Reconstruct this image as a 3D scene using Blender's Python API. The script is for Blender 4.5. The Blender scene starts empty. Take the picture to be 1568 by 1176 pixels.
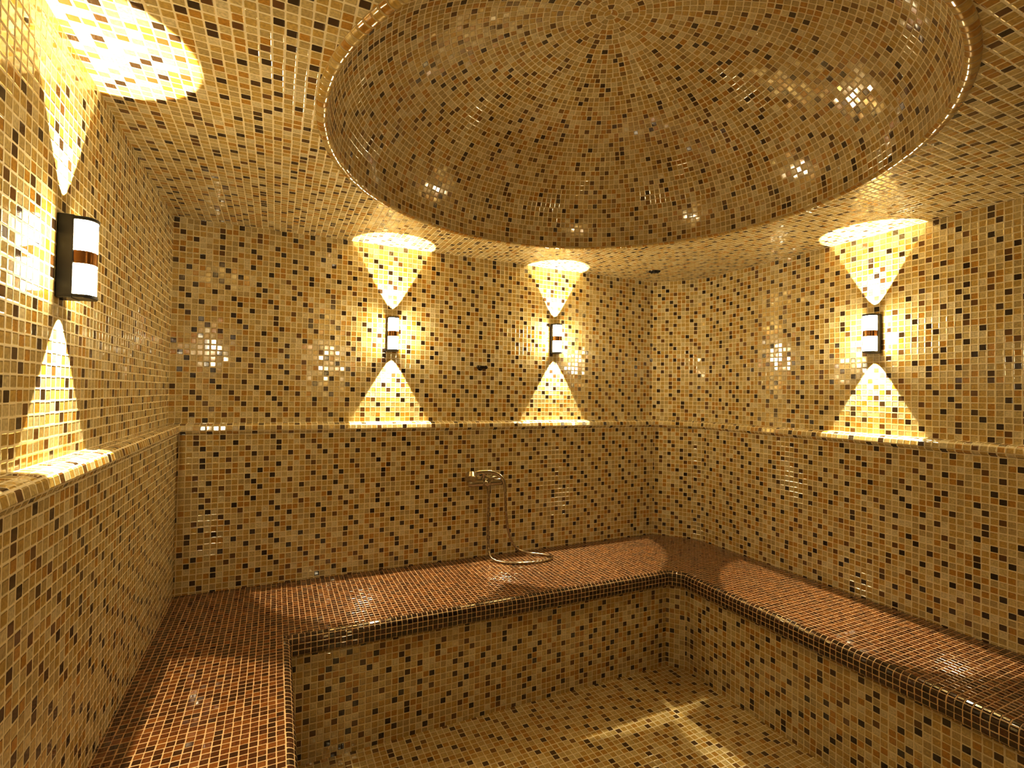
import bpy, bmesh, math, random
from mathutils import Vector, Matrix
random.seed(3)
S=bpy.context.scene
S.view_settings.view_transform='Standard'
S.view_settings.look='None'
S.view_settings.exposure=0.0
S.view_settings.gamma=.84

# ------------------------------------------------------------ dimensions
XL,XRB,XR,YB,YC,YF=-.487,2.58,2.824,3.002,2.725,-.45
ZB,ZL,ZC=.57,1.417,2.46
D=.05
BX,BY,BX2=.079,2.28,2.158
DC=(1.13,1.572); DR=1.03; DH=.60
PW=.029; PB=.024

# ------------------------------------------------------------ node helper
class NT:
    def __init__(s,name):
        s.m=bpy.data.materials.new(name); s.m.use_nodes=True
        s.t=s.m.node_tree; s.t.nodes.clear()
        s.out=s.t.nodes.new('ShaderNodeOutputMaterial')
    def n(s,typ,ins=None,**kw):
        nd=s.t.nodes.new('ShaderNode'+typ)
        for k,v in kw.items(): setattr(nd,k,v)
        if ins:
            for k,v in ins.items():
                if isinstance(v,bpy.types.NodeSocket): s.t.links.new(v,nd.inputs[k])
                else: nd.inputs[k].default_value=v
        return nd
    def math(s,op,a,b=None,c=None):
        i={0:a}
        if b is not None:i[1]=b
        if c is not None:i[2]=c
        return s.n('Math',i,operation=op).outputs[0]
    def vm(s,op,a,b=None):
        i={0:a}
        if b is not None:i[1]=b
        nd=s.n('VectorMath',i,operation=op)
        return nd.outputs['Value'] if op in('LENGTH','DOT_PRODUCT') else nd.outputs['Vector']
    def mix(s,f,a,b,bt='MIX'):
        nd=s.n('MixRGB',{'Fac':f,'Color1':a,'Color2':b},blend_type=bt); return nd.outputs[0]
    def ramp(s,f,stops,interp='CONSTANT'):
        nd=s.n('ValToRGB',{'Fac':f}); cr=nd.color_ramp; cr.interpolation=interp
        while len(cr.elements)<len(stops): cr.elements.new(.5)
        for e,(p,c) in zip(cr.elements,stops): e.position=p; e.color=(*c,1)
        return nd.outputs[0]

def mosaic(name,pitch,light,darks,grout,period=6,gw=.07,tilt=.022,rough=.055,seed=0.,bump=.5,jitr=2.3,ior=1.7):
    N=NT(name)
    uv=N.n('UVMap',uv_map='UVMap').outputs[0]
    v=N.vm('MULTIPLY',uv,(1/pitch,1/pitch,0)); v=N.vm('ADD',v,(1000.01,1000.01,0))
    cell=N.vm('FLOOR',v); fr=N.vm('FRACTION',v)
    w1=N.n('TexWhiteNoise',{'Vector':N.vm('ADD',cell,(seed,0,0))},noise_dimensions='2D')
    w2=N.n('TexWhiteNoise',{'Vector':N.vm('ADD',cell,(seed,371,0))},noise_dimensions='2D')
    # slight irregular setting of each tile
    jit=N.vm('MULTIPLY',N.vm('SUBTRACT',w2.outputs['Color'],(.5,.5,.5)),(.07,.07,0))
    q=N.vm('ABSOLUTE',N.vm('SUBTRACT',N.vm('ADD',fr,jit),(.5,.5,0)))
    r=.09; h=.5-gw-r
    q=N.vm('MAXIMUM',N.vm('SUBTRACT',q,(h,h,10)),(0,0,0))
    d=N.math('SUBTRACT',N.vm('LENGTH',q),r)
    mask=N.n('MapRange',{'Value':d,'From Min':.012,'From Max':-.02,'To Min':0.,'To Max':1.},interpolation_type='SMOOTHSTEP').outputs[0]
    hgt=N.n('MapRange',{'Value':d,'From Min':.02,'From Max':-.085,'To Min':0.,'To Max':1.},interpolation_type='SMOOTHSTEP').outputs[0]
    col=N.ramp(w1.outputs['Value'],light)
    # fine streaks inside the glass
    ns=N.n('TexNoise',{'Vector':uv,'Scale':140.,'Detail':1.}).outputs[0]
    nv=N.n('MapRange',{'Value':ns,'From Min':.3,'From Max':.7,'To Min':.8,'To Max':1.15}).outputs[0]
    col=N.mix(1.,col,nv,'MULTIPLY')
    if darks:
        # accent tiles: one per run of `period` tiles, rows staggered like a mosaic sheet
        sp=N.n('SeparateXYZ',{0:cell}); cx,cy=sp.outputs[0],sp.outputs[1]
        band=N.math('FLOOR',N.math('DIVIDE',cy,5.))
        wr=N.n('TexWhiteNoise',{'W':N.math('ADD',band,seed)},noise_dimensions='1D').outputs['Value']
        sh=N.math('ADD',N.math('MULTIPLY',cy,2.),N.math('FLOOR',N.math('MULTIPLY',wr,float(period))))
        xx=N.math('ADD',cx,sh)
        blk=N.math('FLOOR',N.math('DIVIDE',xx,float(period)))
        ins=N.math('SUBTRACT',xx,N.math('MULTIPLY',blk,float(period)))
        wb=N.n('TexWhiteNoise',{'Vector':N.n('CombineXYZ',{0:blk,1:cy,2:0.}).outputs[0]},noise_dimensions='2D')
        pick=N.math('FLOOR',N.math('MULTIPLY',wb.outputs['Value'],jitr))
        isd=N.math('COMPARE',ins,pick,.5)
        dc=N.ramp(w2.outputs['Value'],darks)
        col=N.mix(isd,col,dc)
    col=N.mix(mask,(*grout,1),col)
    geo=N.n('NewGeometry').outputs['Normal']
    w3=N.n('TexWhiteNoise',{'Vector':N.vm('ADD',cell,(seed+7,99,0))},noise_dimensions='2D')
    tl=N.vm('MULTIPLY',N.vm('SUBTRACT',w3.outputs['Color'],(.5,.5,.5)),(tilt*2,tilt*2,tilt*2))
    nrm=N.vm('NORMALIZE',N.vm('ADD',geo,tl))
    bp=N.n('Bump',{'Strength':bump,'Distance':pitch*.09,'Height':hgt,'Normal':nrm}).outputs[0]
    rg=N.n('MapRange',{'Value':mask,'From Min':0.,'From Max':1.,'To Min':.75,'To Max':rough}).outputs[0]
    rg=N.math('ADD',rg,N.math('MULTIPLY',w1.outputs['Value'],.06))
    bs=N.n('BsdfPrincipled',{'Base Color':col,'Roughness':rg,'Normal':bp,'IOR':ior})
    N.t.links.new(bs.outputs[0],N.out.inputs[0])
    return N.m

def simple(name,col,rough=.4,metal=0.,emit=None,es=0.,bumpscale=0,bstr=.2):
    N=NT(name)
    ns=N.n('TexNoise',{'Scale':35.,'Detail':3.}).outputs[0]
    c=N.mix(1.,(*col,1),N.n('MapRange',{'Value':ns,'To Min':.85,'To Max':1.12}).outputs[0],'MULTIPLY')
    i={'Base Color':c,'Roughness':rough,'Metallic':metal}
    if emit: i['Emission Color']=(*emit,1); i['Emission Strength']=es
    if bumpscale:
        b=N.n('TexNoise',{'Scale':float(bumpscale),'Detail':2.}).outputs[0]
        i['Normal']=N.n('Bump',{'Strength':bstr,'Distance':.002,'Height':b}).outputs[0]
    bs=N.n('BsdfPrincipled',i); N.t.links.new(bs.outputs[0],N.out.inputs[0]); return N.m

CREAM=(.52,.415,.19);OCH=(.47,.33,.10);AMB=(.42,.23,.04);PALE=(.58,.495,.29);BEI=(.42,.325,.14)
DK=[(0,(.038,.022,.011)),(.4,(.07,.038,.016)),(.72,(.14,.07,.022))]
wallpal=[(0,CREAM),(.22,OCH),(.46,PALE),(.57,AMB),(.72,BEI),(.9,OCH)]
GR=(.68,.59,.37)
M_wall=mosaic('mosaic_wall',PW,wallpal,DK,GR)
M_ceil=mosaic('mosaic_ceiling',PW,wallpal,DK,GR,seed=31)
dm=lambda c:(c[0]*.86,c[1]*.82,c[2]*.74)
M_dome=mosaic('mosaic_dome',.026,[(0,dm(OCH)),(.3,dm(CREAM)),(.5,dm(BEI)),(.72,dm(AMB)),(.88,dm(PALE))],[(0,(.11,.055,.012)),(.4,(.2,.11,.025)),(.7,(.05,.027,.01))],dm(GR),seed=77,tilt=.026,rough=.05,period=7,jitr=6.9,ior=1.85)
M_rim=mosaic('mosaic_rim',.03,[(0,dm(OCH)),(.3,dm(CREAM)),(.6,dm(AMB))],None,dm(BEI),seed=12,tilt=.06,rough=.1)
M_bench=mosaic('mosaic_bench',PB,[(0,(.11,.035,.008)),(.3,(.065,.02,.005)),(.6,(.17,.06,.012)),(.85,(.04,.013,.004))],None,(.45,.30,.14),gw=.055,tilt=.03,rough=.04,seed=5,ior=1.85)
M_nose=mosaic('mosaic_nosing',PB,[(0,(.04,.015,.006)),(.4,(.022,.009,.004)),(.75,(.07,.024,.009))],None,(.56,.40,.20),gw=.055,tilt=.04,rough=.04,seed=6,ior=1.85)
M_floor=mosaic('mosaic_floor',.03,[(0,(.47,.32,.09)),(.3,(.51,.38,.14)),(.6,(.43,.25,.05)),(.8,(.55,.43,.19))],[(0,(.2,.11,.03)),(.5,(.09,.05,.018))],GR,seed=8,tilt=.02,rough=.09)
M_black=simple('black_powder_coat',(.012,.011,.01),.35,bumpscale=300)
M_bronze=simple('bronze_band',(.30,.15,.05),.25,.9)
M_chrome=simple('chrome',(.62,.58,.5),.14,1.)
M_dkm=simple('dark_metal',(.05,.04,.03),.3,.9)
M_wood=simple('door_wood',(.18,.08,.03),.4,bumpscale=60)
M_dglass=simple('smoked_door_glass',(.05,.045,.035),.08)
M_glow=simple('frosted_glass_lit',(.9,.85,.75),.4,emit=(1,.84,.55),es=170.)

def link(o): S.collection.objects.link(o); return o
def mkmesh(name,verts,faces,uvs,mats,midx=None,smooth=False):
    me=bpy.data.meshes.new(name); me.from_pydata(verts,[],faces)
    uvl=me.uv_layers.new(name='UVMap'); k=0
    for p,fu in zip(me.polygons,uvs):
        for li,u in zip(p.loop_indices,fu): uvl.data[li].uv=u
    for m in mats: me.materials.append(m)
    if midx:
        for p,i in zip(me.polygons,midx): p.material_index=i
    if smooth:
        for p in me.polygons:p.use_smooth=True
    me.update(); return link(bpy.data.objects.new(name,me))

# ------------------------------------------------------------ sweep
def offs(path,closed=False):
    n=len(path); res=[]
    for i in range(n):
        a=path[i-1] if (i>0 or closed) else None; b=path[i]; c=path[(i+1)%n] if (i<n-1 or closed) else None
        def nr(p,q):
            dx,dy=q[0]-p[0],q[1]-p[1]; l=math.hypot(dx,dy); return (dy/l,-dx/l)
        if a is None: res.append(nr(b,c)); continue
        if c is None: res.append(nr(a,b)); continue
        n1,n2=nr(a,b),nr(b,c); mx,my=n1[0]+n2[0],n1[1]+n2[1]; l2=mx*mx+my*my
        res.append((2*mx/l2,2*my/l2))
    return res
def sweep_segments(path,prof,segs,closed=False,v0=0.):
    """returns verts,faces,uvs for given segment indices; right-hand normal is the offset direction"""
    o=offs(path,closed); n=len(path)
    cum=[0]
    for i in range(n): 
        j=(i+1)%n; cum.append(cum[-1]+math.hypot(path[j][0]-path[i][0],path[j][1]-path[i][1]))
    vv=[v0]
    for k in range(1,len(prof)): vv.append(vv[-1]+math.hypot(prof[k][0]-prof[k-1][0],prof[k][1]-prof[k-1][1]))
    V=[];Fc=[];UV=[];MI=[]
    for s in segs:
        i,j=s,(s+1)%n
        dx,dy=path[j][0]-path[i][0],path[j][1]-path[i][1]; l=math.hypot(dx,dy);dx/=l;dy/=l
        base=len(V)
        us=[]
        for k,p in enumerate(prof):
            for e in(i,j):
                x=path[e][0]+o[e][0]*p[0]; y=path[e][1]+o[e][1]*p[0]
                V.append((x,y,p[1])); us.append(cum[s]+(x-path[i][0])*dx+(y-path[i][1])*dy)
        for k in range(len(prof)-1):
            a=base+2*k; f=[a,a+2,a+3,a+1]
            Fc.append(f); UV.append([(us[2*k],vv[k]),(us[2*k+2],vv[k+1]),(us[2*k+3],vv[k+1]),(us[2*k+1],vv[k])]); MI.append(k)
    return V,Fc,UV,MI
# wall path: front-left -> back-left -> back-right -> soft bend -> right -> front
path=[(XL,YF),(XL,YB),(XRB,YB)]
path+=[(XRB+.17,YC+.085),(XR-.035,YC+.04),(XR,YC-.05)]
path+=[(XR,YF)]
prof=[(D,0),(D,ZL-.05),(D+.012,ZL-.045),(D+.018,ZL-.03),(D+.014,ZL-.012),(D+.004,ZL-.003),(D-.01,ZL),(0,ZL+.004),(0,ZC)]
def wall(name,segs):
    V,Fc,UV,MI=sweep_segments(path,prof,segs,True)
    return mkmesh(name,V,Fc,UV,[M_wall])
wall('wall_left',[0]); wall('wall_back',[1]); wall('wall_corner',[2,3,4]); wall('wall_right',[5]); wall('wall_front',[6])

# floor
fl=[(XL,YF),(XL,YB),(XRB,YB),(XR,YC),(XR,YF)][::-1]
mkmesh('floor',[(x,y,0) for x,y in fl],[list(range(5))],[[(x,y) for x,y in fl]],[M_floor])

# ceiling with round opening
def ray_poly(c,a,poly):
    dx,dy=math.cos(a),math.sin(a);best=None
    for i in range(len(poly)):
        p,q=poly[i],poly[(i+1)%len(poly)]
        ex,ey=q[0]-p[0],q[1]-p[1]; den=dx*ey-dy*ex
        if abs(den)<1e-9: continue
        t=((p[0]-c[0])*ey-(p[1]-c[1])*ex)/den; s=((p[0]-c[0])*dy-(p[1]-c[1])*dx)/den
        if t>0 and -1e-6<=s<=1+1e-6 and (best is None or t<best): best=t
    return (c[0]+dx*best,c[1]+dy*best)
angs=sorted([2*math.pi*i/128 for i in range(128)]+[math.atan2(p[1]-DC[1],p[0]-DC[0])%(2*math.pi) for p in path])
V=[];Fc=[];UV=[]
for a in angs:
    V.append((DC[0]+DR*math.cos(a),DC[1]+DR*math.sin(a),ZC)); x,y=ray_poly(DC,a,path); V.append((x,y,ZC))
n=len(angs)
for i in range(n):
    j=(i+1)%n; f=[2*i,2*i+1,2*j+1,2*j][::-1]; Fc.append(f); UV.append([(V[k][0],V[k][1]) for k in f])
mkmesh('ceiling',V,Fc,UV,[M_ceil])

# dome : one ring of geometry per row of tiles, integer number of tiles per ring
pd=.026
st=400; L=0; prev=(DR-.02,0.)
tab=[(0,0)]
for i in range(1,st+1):
    t=math.pi/2*i/st; r=(DR-.02)*math.cos(t); z=DH*math.sin(t)
    L+=math.hypot(r-prev[0],z-prev[1]); prev=(r,z); tab.append((L,t))
rows=int(round(L/pd)); V=[];Fc=[];UV=[]
def t_at(s):
    for a,b in zip(tab,tab[1:]):
        if b[0]>=s: return a[1]+(b[1]-a[1])*(s-a[0])/(b[0]-a[0]+1e-12)
    return math.pi/2
SEG=128
for k in range(rows+1):
    t=t_at(L*k/rows); r=max((DR-.02)*math.cos(t),.0008); z=ZC+DH*math.sin(t)
    for s in range(SEG):
        a=2*math.pi*s/SEG; V.append((DC[0]+r*math.cos(a),DC[1]+r*math.sin(a),z))
for k in range(rows):
    kk=min(rows-.5,(k//4)*4+2.) if rows-k>6 else k+.5
    t=t_at(L*kk/rows); r=(DR-.02)*math.cos(t)
    cnt=max(3,round(2*math.pi*r/pd))
    for s in range(SEG):
        j=(s+1)%SEG; f=[k*SEG+s,(k+1)*SEG+s,(k+1)*SEG+j,k*SEG+j]
        u0=s/SEG*cnt*pd; u1=(s+1)/SEG*cnt*pd
        e=1e-5
        Fc.append(f); UV.append([(u0,k*pd+e),(u0,(k+1)*pd-e),(u1,(k+1)*pd-e),(u1,k*pd+e)])
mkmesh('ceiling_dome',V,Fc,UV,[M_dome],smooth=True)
# rim bead
V=[];Fc=[];UV=[]; KP=8; rr=.015
for s in range(SEG):
    a=2*math.pi*s/SEG
    for k in range(KP+1):
        b=math.pi*k/KP; r=DR-.004+.0175*math.cos(b); z=ZC-rr*math.sin(b)*.8
        V.append((DC[0]+r*math.cos(a),DC[1]+r*math.sin(a),z))
cnt=round(2*math.pi*DR/.03)
for s in range(SEG):
    j=(s+1)%SEG
    for k in range(KP):
        f=[s*(KP+1)+k,s*(KP+1)+k+1,j*(KP+1)+k+1,j*(KP+1)+k]
        Fc.append(f[::-1]); u0=s/SEG*cnt*.03;u1=(s+1)/SEG*cnt*.03; v=lambda q:.03*(.0+q/KP)
        UV.append([(u0,v(k)),(u0,v(k+1)),(u1,v(k+1)),(u1,v(k))][::-1])
mkmesh('trim_dome_rim',V,Fc,UV,[M_rim],smooth=True)

# ------------------------------------------------------------ bench
R=.03
ip=[(BX,YF),(BX,BY),(BX2-.05,BY),(BX2,BY-.06),(BX2,YF)]
np_=[(-R-.0,ZB)]
for k in range(1,7):
    a=math.pi/2*(1-k/6); np_.append((-R+R*math.cos(a),ZB-R+R*math.sin(a)))
np_+=[(0,ZB-.072),(-.006,ZB-.083),(-.018,ZB-.088)]
V,Fc,UV,MI=sweep_segments(ip,np_,[0,1,2,3]); mats=[1]*len(Fc)
rp=[(-.018,ZB-.088),(-.05,ZB-.088),(-.05,0)]
V2,F2,U2,_=sweep_segments(ip,rp,[0,1,2,3],v0=.0)
b=len(V); V+=V2; Fc+=[[i+b for i in f] for f in F2]; UV+=U2; mats+=[2]*len(F2)
o=offs(ip); inn=[(p[0]-R*q[0],p[1]-R*q[1]) for p,q in zip(ip,o)]
# bench top follows the face of the lower wall exactly
wo=offs(path,True); lw=[(p[0]+D*q[0],p[1]+D*q[1]) for p,q in zip(path,wo)]
quads=[[lw[0],lw[1],inn[1],inn[0]],[lw[1],lw[2],inn[2],inn[1]],[lw[2],lw[3],inn[2]],[lw[3],lw[4],lw[5],inn[3],inn[2]],[lw[5],lw[6],inn[4],inn[3]]]
for q in quads:
    b=len(V)
    q=q[::-1]
    V+=[(x,y,ZB) for x,y in q]; Fc.append(list(range(b,b+len(q)))); UV.append([(x,y) for x,y in q]); mats.append(0)
mkmesh('tiled_bench',V,Fc,UV,[M_bench,M_nose,M_wall],mats)

# ------------------------------------------------------------ primitives for fittings
def finish(name,bm,mat,parent,smooth=True,bev=0.):
    me=bpy.data.meshes.new(name); bm.to_mesh(me); bm.free(); me.materials.append(mat)
    if smooth:
        for p in me.polygons:p.use_smooth=True
    ob=link(bpy.data.objects.new(name,me)); ob.parent=parent
    if bev:
        m=ob.modifiers.new('bev','BEVEL'); m.width=bev; m.segments=4; m.limit_method='ANGLE'
    if smooth:
        try: me.set_sharp_from_angle(angle=math.radians(40))
        except Exception: pass
    return ob
def box(name,c,sz,mat,parent,bev=.002):
    bm=bmesh.new(); bmesh.ops.create_cube(bm,size=1,matrix=Matrix.Translation(c)@Matrix.Diagonal((*sz,1))); return finish(name,bm,mat,parent,False,bev)
def cyl(name,p0,p1,r0,r1,mat,parent,seg=32,bev=0.):
    p0,p1=Vector(p0),Vector(p1); d=p1-p0
    bm=bmesh.new(); M=Matrix.Translation((p0+p1)/2)@d.to_track_quat('Z','Y').to_matrix().to_4x4()
    bmesh.ops.create_cone(bm,cap_ends=True,segments=seg,radius1=r0,radius2=r1,depth=d.length,matrix=M)
    return finish(name,bm,mat,parent,True,bev)
def sph(name,c,r,mat,parent,sc=(1,1,1)):
    bm=bmesh.new(); bmesh.ops.create_uvsphere(bm,u_segments=24,v_segments=16,radius=r,matrix=Matrix.Translation(c)@Matrix.Diagonal((*sc,1))); return finish(name,bm,mat,parent)
def tube(name,pts,r,mat,parent,radii=None):
    cu=bpy.data.curves.new(name,'CURVE'); cu.dimensions='3D'; cu.bevel_depth=r; cu.bevel_resolution=4; cu.use_fill_caps=True
    sp=cu.splines.new('NURBS'); sp.points.add(len(pts)-1)
    for i,p in enumerate(pts):
        sp.points[i].co=(*p,1); sp.points[i].radius=radii[i] if radii else 1
    sp.order_u=4; sp.use_endpoint_u=True; sp.resolution_u=10
    ob=bpy.data.objects.new(name,cu); link(ob); cu.materials.append(mat); ob.parent=parent; return ob
def empty(name,loc,rz=0.):
    e=bpy.data.objects.new(name,None); e.location=loc; e.rotation_euler=(0,0,rz); e.empty_display_size=.1; return link(e)

# ------------------------------------------------------------ wall sconces (local +X = out of wall)
def dprof(name,z0,z1,w,x0,xf,mat,parent,bev=0.):
    """vertical prism with a rounded front: flat back at x0, bulging to xf, width w"""
    bm=bmesh.new(); pts=[(x0,-w/2)]
    xm=xf-w*.32
    for k in range(13):
        a=-math.pi/2+math.pi*k/12; pts.append((xm+(xf-xm)*math.cos(a),w/2*math.sin(a)))
    pts.append((x0,w/2))
    lo=[bm.verts.new((x,y,z0)) for x,y in pts]; hi=[bm.verts.new((x,y,z1)) for x,y in pts]
    n=len(pts)
    for i in range(n):
        j=(i+1)%n; bm.faces.new([lo[i],lo[j],hi[j],hi[i]])
    bm.faces.new(lo[::-1]); bm.faces.new(hi)
    bmesh.ops.remove_doubles(bm,verts=bm.verts,dist=1e-5)
    return finish(name,bm,mat,parent,True,bev)
def sconce(loc,rz):
    e=empty('wall_sconce',loc,rz)
    box('housing',(.0165,0,0),(.033,.064,.204),M_black,e,.003)
    dprof('cap_top',.091,.100,.062,.02,.074,M_black,e,.0015)
    dprof('cap_bottom',-.100,-.091,.062,.02,.074,M_black,e,.0015)
    dprof('glass_upper',.016,.091,.056,.031,.071,M_glow,e)
    dprof('glass_lower',-.091,-.016,.056,.031,.071,M_glow,e)
    dprof('band',-.016,.016,.058,.031,.0715,M_bronze,e)
    for nm,z,rx,pw in(('beam_up',.1025,math.pi,115.),('beam_down',-.1025,0.,105.)):
        l=bpy.data.lights.new(nm,'SPOT'); l.energy=pw; l.color=(1,.87,.61); l.spot_size=math.radians(60); l.spot_blend=.06; l.shadow_soft_size=.006
        lo=link(bpy.data.objects.new(nm,l)); lo.parent=e; lo.location=(.03,0,z); lo.rotation_euler=(rx,0,0)
    return e
sconce((.613,YB,1.935),-math.pi/2); sconce((1.722,YB,1.975),-math.pi/2)
sconce((XR,1.566,1.94),math.pi); sconce((XL,1.585,1.915),0)
sconce((.55,YF,1.94),math.pi/2)

# ------------------------------------------------------------ shower mixer with handset
yw=YB-D
sm=empty('shower_mixer',(1.19,yw,1.045))
for s in(-1,1):
    cyl('escutcheon',(s*.075,0,0),(s*.075,-.012,0),.032,.028,M_chrome,sm,bev=.002)
    cyl('union',(s*.075,-.01,0),(s*.075,-.05,0),.015,.015,M_chrome,sm)
cyl('body',(-.1,-.06,0),(.1,-.06,0),.024,.024,M_chrome,sm,bev=.004)
cyl('end_cap_a',(-.118,-.06,0),(-.1,-.06,0),.02,.026,M_chrome,sm)
cyl('end_cap_b',(.1,-.06,0),(.118,-.06,0),.026,.02,M_chrome,sm)
sph('lever_hub',(0,-.075,.004),.03,M_chrome,sm)
tube('lever',[(0,-.085,.01),(.0,-.12,.03),(.005,-.17,.035)],.009,M_chrome,sm,[1.2,1,.8])
cyl('hose_outlet',(.02,-.06,-.05),(.02,-.06,-.02),.012,.014,M_chrome,sm)
tube('cradle',[(-.02,-.06,.02),(-.02,-.07,.045),(-.02,-.075,.06)],.012,M_chrome,sm)
cyl('handset_head',(-.115,-.10,.028),(-.105,-.075,.062),.04,.03,M_chrome,sm,bev=.004)
tube('handset_handle',[(-.105,-.08,.058),(-.05,-.078,.07),(.03,-.08,.068),(.09,-.085,.045),(.115,-.09,0),(.118,-.09,-.06)],.0125,M_chrome,sm,[1.3,1.1,1,1,.95,.8])
hx=1.19;hy=yw;hz=1.045
W=[(1.21,yw-.06,1.0),(1.21,yw-.062,.9),(1.205,yw-.065,.75),(1.205,yw-.08,.63),(1.21,yw-.11,.582),(1.25,yw-.18,.58),(1.34,yw-.235,.58),(1.47,yw-.265,.58),(1.60,yw-.23,.58),(1.58,yw-.15,.58),(1.47,yw-.1,.582),(1.38,yw-.075,.62),(1.325,yw-.085,.75),(1.312,yw-.09,.9),(1.308,yw-.09,.99)]
Nh=NT('ribbed_hose_metal'); wv=Nh.n('TexWave',{'Scale':60.,'Vector':Nh.n('TexCoord').outputs['Generated']},bands_direction='DIAGONAL').outputs[1]
bs=Nh.n('BsdfPrincipled',{'Base Color':(.5,.42,.3,1),'Metallic':1.,'Roughness':.25,'Normal':Nh.n('Bump',{'Strength':.5,'Distance':.002,'Height':wv}).outputs[0]}); Nh.t.links.new(bs.outputs[0],Nh.out.inputs[0])
tube('hose',[(a-hx,b-hy,c-hz) for a,b,c in W],.0075,Nh.m,sm)

# steam nozzle
sn=empty('steam_nozzle',(1.18,YB,1.757))
cyl('rosette',(0,0,0),(0,-.006,0),.018,.016,M_dkm,sn)
cyl('stem',(0,-.005,0),(0,-.035,0),.009,.009,M_dkm,sn)
cyl('spray_bar',(-.026,-.036,.004),(.026,-.036,.004),.0095,.0095,M_dkm,sn,bev=.002)
sph('spray_tip',(-.026,-.036,.004),.012,M_dkm,sn); sph('spray_tip_b',(.026,-.036,.004),.012,M_dkm,sn)

# ceiling vent
cv=empty('ceiling_vent',(2.35,2.72,ZC))
cyl('flange',(0,0,0),(0,0,-.006),.04,.037,M_dkm,cv)
cyl('hub',(0,0,-.006),(0,0,-.014),.016,.012,M_black,cv)
for k in range(8):
    a=k*math.pi/4; box('vane',(0,0,0),(.022,.004,.006),M_black,cv,.0).matrix_local=Matrix.Rotation(a,4,'Z')@Matrix.Translation((.024,0,-.008))

# door behind the photographer
dr=empty('door_1',(1.5,YF+D+.002,0))
box('leaf_glass',(0,.025,1.0),(.72,.012,1.9),M_dglass,dr)
for s in(-1,1): box('jamb',(s*.39,.02,1.0),(.06,.05,2.0),M_wood,dr)
box('head',(0,.02,2.03),(.84,.05,.06),M_wood,dr)
cyl('handle',(.3,.06,.85),(.3,.06,1.15),.012,.012,M_chrome,dr)

# ------------------------------------------------------------ world & camera
w=bpy.data.worlds.new('World'); S.world=w; w.use_nodes=True
w.node_tree.nodes['Background'].inputs[0].default_value=(.02,.015,.01,1)
y,pi,r=[math.radians(q) for q in(25.125,1.033,.984)]
F=Vector((math.sin(y)*math.cos(pi),math.cos(y)*math.cos(pi),math.sin(pi)))
Rv=Vector((math.cos(y),-math.sin(y),0)); U=Rv.cross(F)
R2=Rv*math.cos(r)+U*math.sin(r); U2=U*math.cos(r)-Rv*math.sin(r)
cam=bpy.data.cameras.new('camera'); co=link(bpy.data.objects.new('camera',cam))
M=Matrix((R2,U2,-F)).transposed().to_4x4(); M.translation=(0,0,1.6); co.matrix_world=M
cam.sensor_width=36; cam.lens=36*768.8/1568; cam.clip_start=.02
S.camera=co
